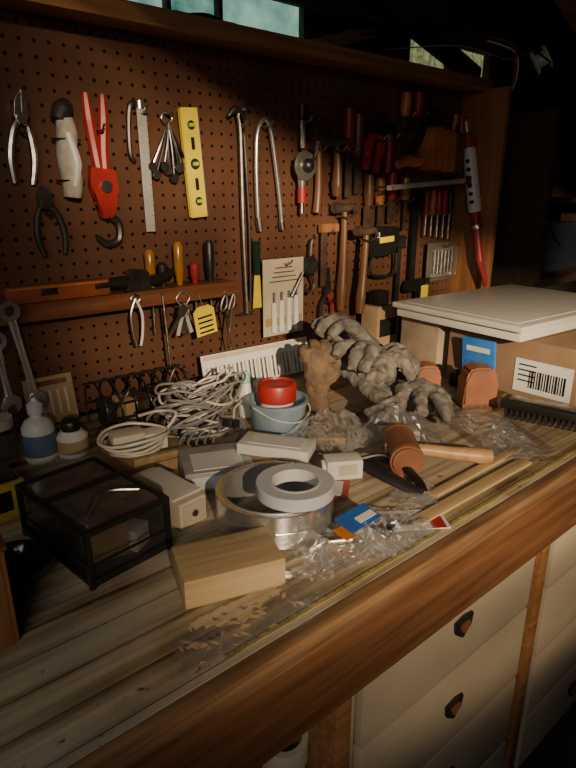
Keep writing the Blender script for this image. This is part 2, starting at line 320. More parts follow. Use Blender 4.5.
o.tube([(.0,-.02,.1),(.022,-.02,.12),(.03,-.02,.15)],[.005,.005,.009],dsteel); hook(o,0,.2); o.done()
def hammer(x,z,L_,name='claw_hammer',hm=brownw,rot=0,y=-.03):
    o=B(name,(x,y,z),(0,rot,0)); o.tube([(0,0,-L_),(0,0,-L_*.8),(.002,0,-L_*.5),(0,0,-.01)],[.012,.016,.012,.009],hm,seg=12,fl=.8)
    o.cyl((-.04,0,.0),(-.018,0,0),.014,rust,bev=.002); o.cyl((-.02,0,0),(.012,0,0),.011,rust); o.tube([(.01,0,.0),(.03,0,.003),(.05,0,-.012)],[.011,.009,.003],rust); hook(o,-.012,-.02,.05); o.done()
hammer(1.135,1.30,.27,rot=1); hammer(1.10,1.46,.13,'tack_hammer',rot=-2); hammer(1.19,1.24,.22,'ball_peen_hammer',rot=4,y=-.06)
o=B('hatchet',(1.045,-.02,1.46)); o.tube([(0,0,-.17),(.005,0,-.1),(0,0,.03)],[.012,.01,.009],brownw,seg=10); o.prism([(-.01,.035),(.02,.045),(.026,-.02),(.014,-.005),(-.01,0)],rust,-.01,.01,.002); hook(o,0,-.02); o.done()
def chis(x,z,hm,bl=.1,w=.011,hl=.1,nm='wood_chisel'):
    o=B(nm,(x,-.018,z)); o.tube([(0,0,hl*.3),(0,0,-hl*.3),(0,0,-hl*.7)],[.013,.015,.011],hm,seg=12); o.prism([(-w,-hl*.7),(w,-hl*.7),(w*1.05,-hl*.7-bl),(-w*1.05,-hl*.7-bl-.005)],rust,-.006,0,.001); hook(o,.0,-hl*.7); o.done()
chis(1.155,1.51,dred,.11); chis(1.19,1.50,brownw,.09); chis(1.24,1.36,brownw,.07,nm='paint_scraper',w=.02,hl=.08); chis(1.335,1.37,red,.06,hl=.07,nm='putty_scraper',w=.016)
chis(1.285,1.355,orange,.06,hl=.07,nm='wood_file',w=.008); chis(1.395,1.36,amber,.08,hl=.06,nm='wood_file',w=.006); chis(1.375,1.58,orange,.03,hl=.06); chis(1.43,1.585,dred,.05,hl=.06)
o=B('try_square',(1.07,-.02,1.24)); o.prism([(-.01,0),(.012,0),(.012,-.14),(-.01,-.14)],rust,-.003,0,.0005); o.prism([(-.014,.0),(.05,.0),(.05,.022),(-.014,.022)],redwz,-.009,.006,.002); hook(o,.02,0,.015); o.done()
o=B('tin_snips',(1.085,-.02,1.08)); 
for s_ in (-1,1): o.tube([(0,0,-.0),(s_*.02,0,-.03),(s_*.022,0,-.08),(s_*.012,0,-.12)],[.005,.006,.007,.006],dred if s_>0 else black)
o.prism([(-.012,0),(.012,0),(.004,.07),(-.004,.07)],dsteel,-.008,0,.001); hook(o,0,-.02); o.done()
o=B('red_locking_pliers',(1.255,-.03,1.52),(0,12,0))
for s_ in (-1,1): o.tube([(0,0,-.03),(s_*.022,0,-.06),(s_*.02,0,-.13)],[.009,.014,.01],red)
o.prism([(-.018,.015),(.016,.018),(.022,-.03),(-.022,-.05)],dsteel,-.01,0,.002); hook(o,0,-.05); o.done()
o=B('red_tube_cutter',(1.31,-.02,1.46)); o.tube([(0,0,.03),(.004,0,-.03),(0,0,-.07)],[.01,.014,.01],dred,seg=12); o.prism([(-.02,.03),(.02,.03),(.016,.06),(-.012,.055)],dsteel,-.01,.006,.002); hook(o,0,.02); o.done()
o=B('keyhole_saw',(1.36,-.045,1.41),(0,0,0)); o.prism([(-.02,.02),(.02,.02),(.13,.15),(.118,.162),(.095,.15)],dsteel,-.003,0,0)
o.tube([(-.05,-.01,.0),(-.01,-.01,.012),(.03,-.01,.01),(.05,-.01,.012)],[.011,.016,.015,.012],orange,seg=12); hook(o,0,.02,.01); o.done()
for i,(x,z) in enumerate(((1.455,1.40),(1.515,1.395),(1.565,1.39))):
    o=B('wooden_hand_plane',(x,-.05,z)); w=.05 if i<2 else .035; m=[orange,orange,brownw][i]
    o.prism([(-w/2,0),(w/2,0),(w/2,.1),(w*.2,.118),(-w*.4,.11),(-w/2,.08)],m,-.03,.045,.004); o.prism([(-.008,.1),(.012,.1),(.02,.14),(.004,.142)],rust,-.004,.0,.001); hook(o,0,.09,.01); o.done()
o=B('steel_straightedge',(1.42,-.09,1.362),(0,-3.5,0)); o.box((0,0,0),(.38,.004,.013),rulerm); o.box((.17,-.004,0),(.03,.008,.026),steel); o.cyl((-.17,.09,0),(-.17,-.004,0),.003,steel); o.cyl((.15,.09,0),(.15,-.004,0),.003,steel); o.done()
o=B('bar_clamp',(1.435,-.03,1.05)); o.box((0,0,.15),(.02,.008,.3),black); o.prism([(-.03,.0),(.02,.0),(.02,.03),(-.02,.035),(-.03,.02)],black,-.014,.01,.003); o.prism([(-.03,.25),(.02,.24),(.02,.29),(-.02,.29),(-.03,.275)],black,-.014,.01,.003); hook(o,0,.28,.01); o.done()
o=B('bar_clamp',(1.375,-.025,1.0)); o.box((0,0,.11),(.014,.006,.22),dsteel); o.prism([(-.025,.0),(.016,.0),(.016,.025),(-.02,.02)],dsteel,-.012,.01,.003); o.prism([(-.025,.19),(.016,.18),(.016,.22),(-.02,.21)],dsteel,-.012,.01,.003); hook(o,0,.2,.01); o.done()
for i,x in enumerate((1.49,1.52,1.55,1.58,1.61)):
    o=B('screwdriver',(x,-.025,1.325)); o.tube([(0,0,.02),(0,0,-.03),(0,0,-.05)],[.008,.011,.007],[dred,orange,red,dred,black][i],seg=10); o.cyl((0,0,-.05),(0,0,-.11-.004*i),.0035,steel); hook(o,0,-.05,.01); o.done()
for i,x in enumerate((1.60,1.635)):
    o=B('screwdriver',(x,-.025,1.54)); o.tube([(0,0,.02),(0,0,-.03),(0,0,-.05)],[.008,.011,.007],[orange,red][i],seg=10); o.cyl((0,0,-.05),(0,0,-.1),.0035,steel); hook(o,0,-.05,.01); o.done()
o=B('hacksaw',(1.235,-.03,1.165),(0,-3,0)); o.prism([(0,.0),(.1,.0),(.12,.03),(.12,.075),(.02,.085),(0,.06)],black,-.014,.008,.004); o.box((.06,-.016,.045),(.06,.003,.016),yellow); o.tube([(.02,0,0),(.015,0,-.05),(.11,0,-.06),(.12,0,.0)],.005,dsteel); o.box((.02,-.016,.06),(.018,.003,.014),wpaper); o.done()
o=B('blister_pack_hardware',(1.575,-.04,1.13)); o.box((0,.01,0),(.14,.003,.12),M('brownish_card',(.12,.1,.08),.6)); o.box((0,-.004,0),(.12,.02,.09),clear,bev=.005)
for i in range(6): o.cyl((-.045+i*.018,-.0,-.035),(-.045+i*.018,-.0,.035),.005,steel)
hook(o,0,.05,.02); o.done()
o=B('blister_pack_hardware',(1.49,-.03,1.02)); o.box((0,0,0),(.05,.02,.13),black); o.box((0,-.011,.02),(.035,.002,.05),yellow); hook(o,0,.05,.02); o.done()
o=B('caulking_gun',(1.636,-.095,1.30),(-13,0,0)); o.cyl((0,0,-.02),(0,0,.17),.02,white,seg=20,bev=.003); o.cyl((0,0,.17),(0,0,.215),.017,dred,r2=.014); o.cyl((0,0,.215),(0,0,.245),.012,chrome); o.sph((0,0,.25),.012,red); o.tube([(0,0,-.02),(0,0,-.1),(.0,0,-.17)],[.016,.012,.012],dred,seg=14); o.cyl((0,0,-.07),(0,0,-.06),.019,steel)
for i in range(6): o.box((-.0195,-.004,.01+i*.024),(.003,.012,.01),black,bev=0)
o.tube([(.0,-.0,-.17),(.0,-.01,-.22),(.0,-.01,-.25)],[.012,.009,.005],dred); o.tube([(0,0,.2),(.03,.0,.205)],.003,steel,res=2); o.done()
# shelf
o=B('tool_shelf'); o.bx((-.3,-.075,1.135),(.75,0,1.15),redw,.002); o.bx((-.3,-.08,1.12),(.75,-.07,1.152),redw,.002); o.done()
o=B('spirit_level',(.365,-.05,1.15)); o.box((0,0,.016),(.19,.025,.03),M('red_level',(.24,.06,.025),.4)); o.box((-.02,-.013,.018),(.03,.002,.012),black); o.box((.0,-.0135,.027),(.18,.001,.003),orange,bev=0); o.done()
o=B('spokeshave',(.52,-.05,1.15),(0,0,4)); o.tube([(-.09,0,.018),(-.04,0,.02),(.0,0,.016),(.05,0,.018),(.09,0,.03)],[.008,.012,.016,.011,.008],black,seg=10); o.prism([(-.03,0),(.03,0),(.025,.04),(-.01,.045)],dsteel,-.015,.012,.003); o.done()
for x,h,m in ((.563,.078,amber),(.63,.09,amber),(.668,.045,dred),(.708,.09,black),(.59,.05,dsteel)):
    o=B('screwdriver',(x,-.035,1.15)); o.lathe([(0,.0),(.006,.0),(.008,.012),(.0105,h*.35),(.0105,h*.9),(.006,h),(0,h)],m,seg=10); o.cyl((0,0,0),(0,0,-.1),.003,steel); o.done()
o=B('wire_snips',(.50,-.085,1.14)); 
for s_ in (-1,1): o.tube([(0,0,0),(s_*.012,0,-.03),(s_*.01,0,-.07),(s_*.004,0,-.095)],.0028,white if s_>0 else steel)
o.tube([(-.01,0,0),(0,0,.008),(.01,0,0),(0,0,-.01)],.0022,steel,closed=True); o.tube([(0,.01,0),(0,.0,.01)],.002,steel); o.done()
o=B('allen_wrench',(.56,-.085,1.14)); o.tube([(0,0,0),(.004,0,-.08),(.008,0,-.155)],.0028,steel); o.tube([(0,0,0),(.003,.012,.005)],.0025,steel); o.done()
o=B('key_ring',(.605,-.088,1.13)); o.tube([(-.016,0,0),(0,0,.014),(.016,0,0),(0,0,-.016)],.002,chrome,closed=True)
for i in range(5): 
    a=(i-2)*.3; o.prism([(-.009,0),(.009,0),(.01,-.02),(.004,-.026),(.004,-.065),(-.004,-.065),(-.004,-.026),(-.01,-.02)],rulerm if i%2 else steel,-.001,.001,0,Matrix.Translation((0,-.004*i+.008,-.014))@Matrix.Rotation(a,4,'Y'))
o.tube([(0,.014,.012),(0,0,.015)],.002,steel); o.done()
o=B('yellow_tag',(.655,-.09,1.075),(0,-8,0)); o.prism([(-.026,-.03),(.026,-.03),(.026,.024),(.014,.034),(-.014,.034),(-.026,.024)],yellow,-.002,0,0)
for i in range(4): o.box((0,-.0025,.01-i*.011),(.036,.0008,.004),black,bev=0)
o.tube([(0,0,.03),(0,.008,.06)],.001,black); o.done()
o=B('scissors',(.715,-.085,1.12)); o.tube([(-.012,0,-.01),(0,0,.006),(.0,0,-.02),(-.014,0,-.03)],.0028,steel,closed=True); o.tube([(.012,0,-.01),(.022,0,.006),(.02,0,-.02),(.006,0,-.03)],.0028,steel,closed=True)
o.tube([(-.004,0,-.03),(.01,0,-.12)],[.004,.002],steel,fl=.5); o.tube([(.012,0,-.03),(-.002,0,-.12)],[.004,.002],steel,fl=.5); o.tube([(0,.0,.0),(0,.012,.022)],.002,steel); o.done()
def wrench(x,z,L_,rot,y=-.11,dz=0):
    o=B('combination_wrench',(x,y,z),(0,rot,0)); o.lathe([(.009,-.005),(.017,-.005),(.017,.005),(.009,.005)],chrome,(0,0,0),rot=(90,0,0),closed=True,seg=20)
    o.tube([(0,0,-.016),(0,0,-L_*.5),(0,0,-L_+.02)],[.007,.0055,.007],chrome,fl=.5,up=(0,1,0)); o.prism([(-.008,0),(-.018,-.018),(-.016,-.034),(-.008,-.038),(-.008,-.02),(.006,-.016),(.008,-.034),(.016,-.028),(.018,-.01),(.008,0)],chrome,-.004,.004,.001,Matrix.Translation((0,0,-L_+.02))); o.tube([(0,0,.012),(0,.03,.016),(0,.045,.02)],.002,steel); o.done()
wrench(.26,1.15,.17,-8,y=-.11); wrench(.235,1.1,.12,-4,y=-.095)
o=B('drill_index_card',(.335,-.03,.9),(-12,0,0)); o.box((0,0,.05),(.095,.003,.095),tan)
for i in range(5): o.box((-.03+.015*i,-.003,.045),(.006,.003,.05),paper)
o.box((0,-.0025,.085),(.07,.001,.01),brownw,bev=0); o.done()
o=B('drill_bit_card',(.925,-.03,1.09)); o.prism([(-.065,-.095),(.065,-.095),(.065,.095),(-.065,.095)],paper,-.002,.0,0)
for i in range(4): o.cyl((-.036+.024*i,-.008,-.085),(-.036+.024*i,-.008,-.01+.004*i),.0075,wpaper if i%2 else white,seg=10); o.cyl((-.036+.024*i,-.008,-.01),(-.036+.024*i,-.008,.015),.003,steel,seg=8)
for i in range(4): o.box((0,-.0026,.04+i*.011),(.09-.012*i,.0006,.003),dred if i==3 else brownw,bev=0)
o.box((.0,-.003,-.06),(.12,.001,.02),tan,bev=0); o.tube([(.02,-.01,.0),(.05,-.02,.06)],[.006,.003],dsteel); hook(o,0,.085); o.done()
o=B('putty_knife',(.848,-.02,1.17),(0,0,0)); o.prism([(-.012,-.1),(.014,-.1),(.01,-.02),(-.006,-.02)],yellow,-.003,0,.0005); o.tube([(.002,0,-.02),(.002,0,.06)],[.008,.01],green,seg=10); hook(o,0,.05,.02); o.done()
o=B('pulley_hook',(1.015,-.03,1.16)); o.lathe([(.0,-.01),(.02,-.01),(.026,0),(.02,.01),(0,.01)],dsteel,(0,0,.0),rot=(90,0,0)); o.tube([(0,0,.02),(.004,0,.06),(.016,0,.07)],.004,steel); o.tube([(0,0,-.02),(.014,0,-.05),(-.004,0,-.07),(-.016,0,-.05)],.004,steel); o.done()
o=B('blade_strip_pack',(.81,-.085,.9),(-12,0,-2)); o.box((0,0,.048),(.31,.004,.085),wpaper)
for i in range(26): o.box((-.145+i*.0115,-.004,.036),(.0045,.004,.052),steel if i%3 else paper)
o.box((0,-.003,.083),(.3,.001,.01),paper,bev=0); o.done()
o=B('expanded_metal_mesh',(1.06,-.10,.92),(-10,0,0))
for i in range(-4,9):
    for d in (1,-1):
        x0=-.07+i*.018; a=Vector((x0,0,0)); b=Vector((x0+d*.1,0,.1)); q=[]
        for t in [k/40 for k in range(41)]:
            p_=a.lerp(b,t)
            if -.075<=p_.x<=.075: q.append(p_)
        if len(q)>3: o.tube([q[0],q[-1]],.0016,rust,res=1,seg=5)
o.tube([(-.075,0,0),(-.075,0,.1),(.075,0,.1),(.075,0,0)],.002,rust,res=1); o.box((0,0,-.01),(.15,.01,.022),darkw); o.done()
# ------------------------------------------------ bench clutter
o=B('wire_rack',(.48,-.11,.9))
for x in (-.09,-.06,-.03,0,.03,.06,.09): o.tube([(x,.05,.002),(x,.05,.07),(x,.0,.095),(x,-.05,.06),(x,-.05,.003)],.0022,black)
for y,z in ((.05,.04),(.0,.096),(-.05,.03),(-.05,.06),(.05,.08)): o.tube([(-.095,y,z),(.095,y,z)],.0026,black,res=1)
o.tube([(-.09,-.05,.03),(-.06,-.08,.09),(-.03,-.05,.1)],.002,steel); o.tube([(.02,-.05,.03),(.05,-.06,.11),(.09,-.04,.09)],.002,steel)
for i in range(5): o.box((-.07+i*.035,0,.03),(.02,.05,.05),[dsteel,tan,rust,black,dred][i],rot=(0,0,i*9)); 
o.done()
tint=M('smoked_glass',(.05,.047,.042),.06,alpha=.33,spec=1)
dustrefl=M('dusty_reflect_glass',(.06,.052,.045),.14,alpha=.62,spec=1,col2=(.2,.17,.14),scale=30)  # lighter tone is dust plus the pane's reflection put into the colour
o=B('glass_and_metal_box',(.232,-.475,.9),(0,0,8)); w,d,h=.055,.085,.076
o.box((0,0,.003),(2*w,2*d,.006),black)
for sx in (-1,1):
    for sy in (-1,1): o.box((sx*w,sy*d,h/2),(.007,.007,h),black)
    o.box((sx*w,0,.008),(.006,2*d,.008),black); o.box((sx*w,0,h-.003),(.007,2*d,.007),black); o.box((sx*w,0,.03),(.003,2*d,.003),black)
    o.box((sx*(w-.003),0,h/2),(.002,2*d-.006,h-.01),tint,bev=0)
for sy in (-1,1):
    o.box((0,sy*d,.008),(2*w,.006,.008),black); o.box((0,sy*d,h-.003),(2*w,.007,.007),black); o.box((0,sy*(d-.003),h/2),(2*w-.006,.002,h-.01),tint,bev=0)
    o.box((0,sy*d,.03),(2*w,.003,.003),black)
o.box((0,0,h-.004),(2*w-.008,2*d-.008,.003),dustrefl,bev=0); o.box((0,.015,h),(2*w,.006,.006),black)
o.tube([(-.04,-.06,h+.004),(0,-.03,h+.008),(.04,-.05,h+.004)],.002,steel)
o.box((.01,.02,.03),(.06,.07,.04),rust,rot=(0,0,20)); o.box((-.01,-.04,.03),(.05,.04,.045),tan,rot=(0,0,-15)); o.box((.025,-.05,.02),(.03,.03,.03),wpaper,rot=(0,0,25)); o.done()
o=B('scrap_wood_box',(.026,-.578,.9),(0,0,-4)); o.box((0,0,.055),(.15,.03,.11),redwz,bev=.003); o.box((0,0,.112),(.155,.034,.005),redw); o.box((.06,.0,.05),(.02,.032,.1),redwz); o.done()
o=B('green_glass_dish',(.125,-.49,.9)); o.lathe([(0,.0),(.028,0),(.042,.016),(.046,.026),(.043,.026),(.038,.016),(.026,.005),(0,.005)],green); o.done()
o=B('yellow_parts_box',(.128,-.31,.9),(0,0,6)); o.box((0,0,.028),(.11,.08,.056),M('dull_yellow',(.5,.36,.05),.5)); o.box((0,0,.058),(.1,.07,.005),dsteel); o.box((.0,-.0405,.03),(.07,.001,.03),black,bev=0); o.done()
o=B('glue_bottle',(.262,-.17,.9)); o.lathe([(0,0),(.025,0),(.027,.004),(.027,.06),(.02,.072),(.01,.078),(.01,.084),(.013,.085),(.012,.1),(.005,.108),(.004,.112),(0,.112)],white); o.lathe([(.0273,.012),(.0276,.013),(.0276,.05),(.0273,.051)],M('label_blue',(.1,.15,.22),.5)); o.lathe([(.0132,.085),(.0135,.1),(.006,.107)],wtape); o.done()
o=B('glue_bottle',(.312,-.185,.9)); o.lathe([(0,0),(.025,0),(.027,.004),(.027,.036),(.018,.044),(.018,.046),(.0,.046)],white); o.lathe([(.0273,.008),(.0276,.009),(.0276,.03),(.0273,.031)],tan); o.lathe([(.016,.044),(.017,.058),(.015,.062),(0,.062)],dsteel); o.done()
o=B('glass_jar',(.2,-.15,.9)); o.lathe([(0,0),(.03,0),(.032,.005),(.032,.06),(.026,.07),(.0,.07)],tint); o.lathe([(.028,.068),(.029,.084),(0,.085)],cream); o.done()
o=B('scrap_board',(.398,-.30,.9),(0,0,-8)); o.box((0,0,.01),(.13,.11,.02),pine_y,bev=.002); o.box((.01,-.045,.026),(.1,.012,.012),pine_y,bev=.002); o.done()
o=B('power_adapter',(.37,-.285,.9205),(0,0,-12)); o.box((0,0,.02),(.055,.04,.036),cream,bev=.005); o.box((.045,.0,.016),(.04,.036,.03),white,bev=.004)
for s_ in (-1,1): o.box((-.034,s_*.006,.024),(.016,.0015,.006),steel,bev=0)
for i in range(5):
    a=.045+.005*i; o.tube([(a*.9*math.cos(t)-.0+.01,.7*a*math.sin(t)-.01,.006+.007*i+.004*math.sin(t*2+i)) for t in [k*math.pi/4 for k in range(8)]],.0026,wcable,closed=True)
o.tube([(.06,0,.02),(.09,.01,.05),(.07,.05,.045),(.03,.03,.05)],.0026,wcable); o.done()
o=B('grey_cable_coil',(.535,-.25,.9))
for i in range(30):
    a=.035+.045*random.random(); b=a*(.55+.4*random.random()); z0=.008+.09*i/30; cx,cy=random.uniform(-.03,.022),random.uniform(-.025,.02); tx,ty=random.uniform(-.5,.5),random.uniform(-.6,.35); ph=random.random()*3; rz=random.random()*3
    pts=[]
    for k in range(11):
        t=k*math.pi/5.5; rr=1+.16*math.sin(3*t+ph)+random.uniform(-.06,.06); u,v=a*rr*math.cos(t),b*rr*math.sin(t)
        pts.append((cx+u,cy+v,max(.004,z0+u*tx*.7+v*ty*.7+.006*math.sin(3*t+rz))))
    o.tube(pts,.0024,greyc if i%4 else wcable,closed=True,seg=7)
for i in range(5): 
    o.tube([(-.05+.02*i,-.04,.03),(-.085+.012*i,-.07-.008*i,.02),(-.04+.02*i,-.1,.006),(.03,-.08-.01*i,.005),(.06,-.05,.03)],.0024,greyc)
o.box((.03,-.06,.03),(.04,.02,.016),black,rot=(0,20,30),bev=.004); o.done()
o=B('electrical_box_cover',(.345,-.462,.9),(0,0,7)); o.box((0,0,.02),(.046,.125,.04),cream,bev=.003); o.box((0,0,.041),(.05,.1,.004),white); o.box((0,-.063,.02),(.036,.003,.03),paper); o.cyl((0,-.0645,.02),(0,-.067,.02),.005,steel); o.box((.024,0,.02),(.001,.09,.024),paper); o.done()
o=B('plastic_tub',(.665,-.325,.9)); o.lathe([(0,.001),(.046,.001),(.05,.004),(.057,.055),(.061,.056),(.061,.06),(.055,.06),(.048,.008),(0,.006)],tubm,seg=40); o.tube([(-.06,0,.055),(-.045,-.045,.04),(0,-.064,.03),(.045,-.045,.04),(.06,0,.055)],.0015,wcable)
for i in range(16): o.box((random.uniform(-.03,.03),random.uniform(-.03,.03),.02+random.random()*.03),(.02,.008,.006),[steel,tan,dsteel,blue][i%4],rot=(random.random()*60,random.random()*60,random.random()*180))
o.lathe([(0,.025),(.033,.025),(.033,.059)],wtape,(.002,.005,0)); o.lathe([(.034,.055),(.038,.057),(.039,.085),(.036,.091),(.03,.092),(.029,.088),(0,.088)],red,(.002,.005,0),seg=40); o.done()
o=B('dropper_bottle',(.655,-.235,.9)); o.lathe([(0,0),(.016,0),(.017,.004),(.017,.06),(.008,.071),(.008,.077),(0,.077)],white); o.lathe([(.009,.071),(.009,.088),(.004,.096),(0,.096)],M('mint',(.3,.55,.45),.4)); o.done()
o=B('dropper_bottle',(.695,-.23,.9)); o.lathe([(0,0),(.014,0),(.015,.004),(.015,.06),(.008,.07),(0,.078)],white); o.done()
o=B('silver_parts_carton',(.475,-.43,.9),(0,0,-24)); o.box((0,0,.017),(.15,.1,.034),M('silver_card',(.4,.4,.4),.35,.4),bev=.002); o.box((-.02,-.01,.0345),(.08,.06,.001),wpaper,bev=0); o.box((-.02,-.051,.017),(.09,.001,.02),wtape,bev=0); o.box((.05,0,.0348),(.03,.08,.001),tan,bev=0); o.done()
o=B('white_switch_box',(.545,-.47,.935),(0,0,-57)); o.box((0,0,.009),(.12,.055,.018),white,bev=.002); o.box((0,0,.0185),(.09,.035,.001),wpaper,bev=0); o.done()
o=B('white_wire_connector_box',(.615,-.553,.9),(0,0,-30)); o.box((0,0,.017),(.06,.035,.034),white,bev=.004); o.cyl((-.03,0,.018),(-.036,0,.018),.012,wtape); o.box((.005,-.018,.018),(.03,.001,.018),paper,bev=0); o.done()
def ring(o,c,ro,ri,h,mat,core):
    o.lathe([(ri+.003,0),(ro-.001,0),(ro,.001),(ro,h-.001),(ro-.001,h),(ri+.003,h)],mat,c,seg=64,closed=True); o.lathe([(ri,.0),(ri+.003,0),(ri+.003,h+.0008),(ri,h+.0008)],core,c,seg=64,closed=True)
o=B('foil_tape_roll',(.452,-.58,.9)); ring(o,(0,0,0),.083,.072,.048,foil,foilin); o.tube([(-.083*math.cos(a),-.083*math.sin(a)-.001,.024) for a in (.9,1.2,1.5)],.001,foil); o.done()
o=B('white_tape_roll',(.462,-.612,.949),(0,0,0)); ring(o,(0,0,0),.054,.032,.018,wtape,wpaper); o.done()
o=B('wood_block',(.3215,-.652,.9),(0,0,-18)); o.box((0,0,.0185),(.12,.074,.037),pine,bev=.003); o.done()
o=B('wooden_mallet',(.72,-.59,.9)); dv=Vector((.66,.75,0)); hv=Vector((.75,-.66,0)); c=Vector((0,0,.029))
o.cyl(c-dv*.052,c+dv*.052,.028,leather,seg=28,bev=.004); 
for k in (-.04,.04): o.cyl(c+dv*(k-.003),c+dv*(k+.003),.0286,leather,seg=28)
o.tube([c-hv*.03,c+hv*.03,c+hv*.08-Vector((0,0,.006)),c+hv*.13-Vector((0,0,.011)),c+hv*.15-Vector((0,0,.012))],[.01,.01,.011,.0135,.012],handlew,seg=14); o.done()
o=B('leather_strap_sheath',(.648,-.61,.9)); 
o.tube([(-.005,.08,.012),(.0,.04,.018),(-.002,-.01,.016),(.006,-.05,.008),(.012,-.072,.006)],[.009,.013,.013,.012,.008],rubber,seg=12,fl=.5); o.tube([(.03,.05,.01),(.04,.0,.02),(.03,-.045,.012),(.02,-.066,.006)],[.007,.008,.008,.006],black,seg=10,fl=.6); o.tube([(.0,.05,.022),(.03,.02,.03),(.042,-.03,.01)],.004,dsteel); o.done()
o=B('plastic_parts_bag',(.505,-.702,.9),(0,0,-12)); o.sheet(.2,.1,clearbag,.036,seed=3,cell=.012); o.sheet(.16,.08,clearbag,.022,seed=8,cell=.014)
o.box((-.0,.015,.026),(.055,.035,.001),blue,rot=(8,-5,10),bev=0); o.box((.01,.012,.0275),(.03,.012,.001),wpaper,rot=(8,-5,10),bev=0); o.box((-.03,.0,.02),(.02,.026,.001),M('orange_print',(.7,.22,.03),.4),rot=(5,4,10),bev=0)
o.box((.04,.0,.01),(.04,.02,.008),steel,rot=(0,6,30)); o.cyl((-.05,.01,.008),(-.02,.0,.008),.006,steel); o.done()
tf=film('thin_film',base=.03,gain=.3,rough=.12,haze=.2)
o=B('clear_plastic_film',(.33,-.722,.9),(0,0,2)); o.sheet(.24,.06,tf,.012,seed=12,cell=.013); o.done()
o=B('clear_plastic_film',(.655,-.665,.9),(0,0,30)); o.sheet(.10,.07,clearbag,.016,seed=61,cell=.012); o.done()
o=B('clear_plastic_bag',(.70,-.43,.9),(0,0,20)); o.sheet(.18,.14,clearbag,.035,seed=21,dome=.03,cell=.013); o.sheet(.13,.1,clearbag,.02,seed=25,dome=.015); o.box((0,0,.012),(.08,.06,.014),tan,rot=(0,0,30)); o.done()
o=B('clear_plastic_bag',(.795,-.52,.9),(0,0,-30)); o.sheet(.17,.11,clearbag,.04,seed=31,dome=.035,cell=.013); o.sheet(.11,.08,clearbag,.02,seed=35,dome=.02); o.box((0,0,.014),(.07,.04,.02),rag); o.done()
o=B('bubble_wrap_sheet',(.955,-.625,.9),(0,0,-30)); o.sheet(.13,.24,clearbag,.022,seed=41,cell=.011); o.sheet(.11,.2,clearbag,.012,seed=44,cell=.013); o.done()
o=B('instruction_card',(.59,-.712,.9),(0,0,-35)); o.box((0,0,.002),(.1,.05,.0015),wpaper,bev=0); o.box((.035,0,.003),(.02,.05,.0006),red,bev=0); o.box((-.02,0,.003),(.04,.03,.0006),dsteel,bev=0); o.done()
o=B('instruction_card',(.572,-.575,.9),(0,0,40)); o.box((0,0,.001),(.06,.05,.0015),red,bev=0); o.box((0,0,.002),(.045,.03,.0006),wpaper,bev=0); o.done()
# ------------------------------------------------ gloves
tex=bpy.data.textures.new('wrinkle','CLOUDS'); tex.noise_scale=.02; tex.noise_depth=2
def glove(name,loc,rot,mat,sc=1,curl=.5,fat=1.0,seed=0,parent=None,disp=.012):
    rnd=random.Random(seed); o=B(name,loc,rot,sc)
    o.tube([(0,-.09,.0),(0,-.05,.0),(0,0,0),(0,.04,0),(0,.085,0)],[.034,.031,.036,.041,.036],mat,seg=16,fl=.52)
    bases=[(-.036,.07),(-.012,.084),(.014,.082),(.038,.068)]; ls=[.066,.08,.074,.058]
    for (x,y),l in zip(bases,ls):
        p=Vector((x*.9,y-.02,0)); pts=[p.copy()]; ang=0; cu=curl*(.7+.6*rnd.random()); spread=x*8+rnd.uniform(-.15,.15)
        for k in range(4):
            d=Vector((math.sin(spread)*math.cos(ang),math.cos(spread)*math.cos(ang),-math.sin(ang))); p=p+d*(l/3.2 if k else .02); pts.append(p.copy()); ang+=cu
        o.tube(pts,[.012*fat,.0125*fat,.012*fat,.0115*fat,.009*fat],mat,seg=12)
    o.tube([(.022,-.01,-.004),(.045,.02,-.012),(.056,.045,-.02),(.058,.065,-.03)],[.017,.016*fat,.0145*fat,.01*fat],mat,seg=12)
    o.tube([(-.03,-.088,0),(0,-.09,.017),(.03,-.088,0),(0,-.09,-.017)],.005,mat,closed=True)
    ob=o.done(3.2,parent)
    m=ob.modifiers.new('r','REMESH'); m.mode='VOXEL'; m.voxel_size=.0026; m.use_smooth_shade=True
    m=ob.modifiers.new('s','SMOOTH'); m.iterations=2
    m=ob.modifiers.new('d','DISPLACE'); m.texture=tex; m.strength=disp; m.mid_level=.5; m.texture_coords='LOCAL'
    m=ob.modifiers.new('s2','SMOOTH'); m.iterations=1
    return ob
gp=bpy.data.objects.new('work_glove_pile',None); COL.objects.link(gp)
glove('glove_1',(.885,-.44,.94),(4,0,-70),gglove,1.0,.2,1.2,1,gp)
glove('glove_2',(.86,-.385,.965),(15,8,-15),gglove,1.0,.5,1.25,2,gp)
glove('glove_3',(.925,-.325,.985),(35,-10,120),gglove,1.0,.6,1.25,3,gp)
glove('glove_4',(.945,-.30,1.02),(40,10,60),gglove,.95,.65,1.25,4,gp)
glove('glove_5',(.945,-.42,.952),(6,-8,150),gglove,1.0,.3,1.2,6,gp)
glove('glove_6',(.88,-.35,1.0),(20,15,200),gglove,.9,.8,1.25,9,gp)
glove('leather_work_glove',(.79,-.305,.968),(76,0,-38),bglove,.74,.8,1.4,5)
def grip(x,y,rz,w,d,h):
    o=B('leather_sanding_block',(x,y,.9),(0,0,rz)); o.prism([(-w/2,0),(w/2,0),(w*.46,h*.6),(w*.4,h*.9),(w*.25,h),(-w*.25,h),(-w*.4,h*.9),(-w*.46,h*.6)],leather,-d/2,d/2,.005); o.box((0,0,.006),(w*1.04,d*1.04,.01),brownw); o.done()
grip(1.075,-.505,-38,.075,.055,.09); grip(1.07,-.375,-38,.06,.05,.065)
o=B('cardboard_box',(1.38,-.5,.9)); o.box((0,0,.065),(.36,.32,.13),card,bev=.002)
o.box((-.181,-.085,.05),(.001,.13,.075),wpaper,bev=0)
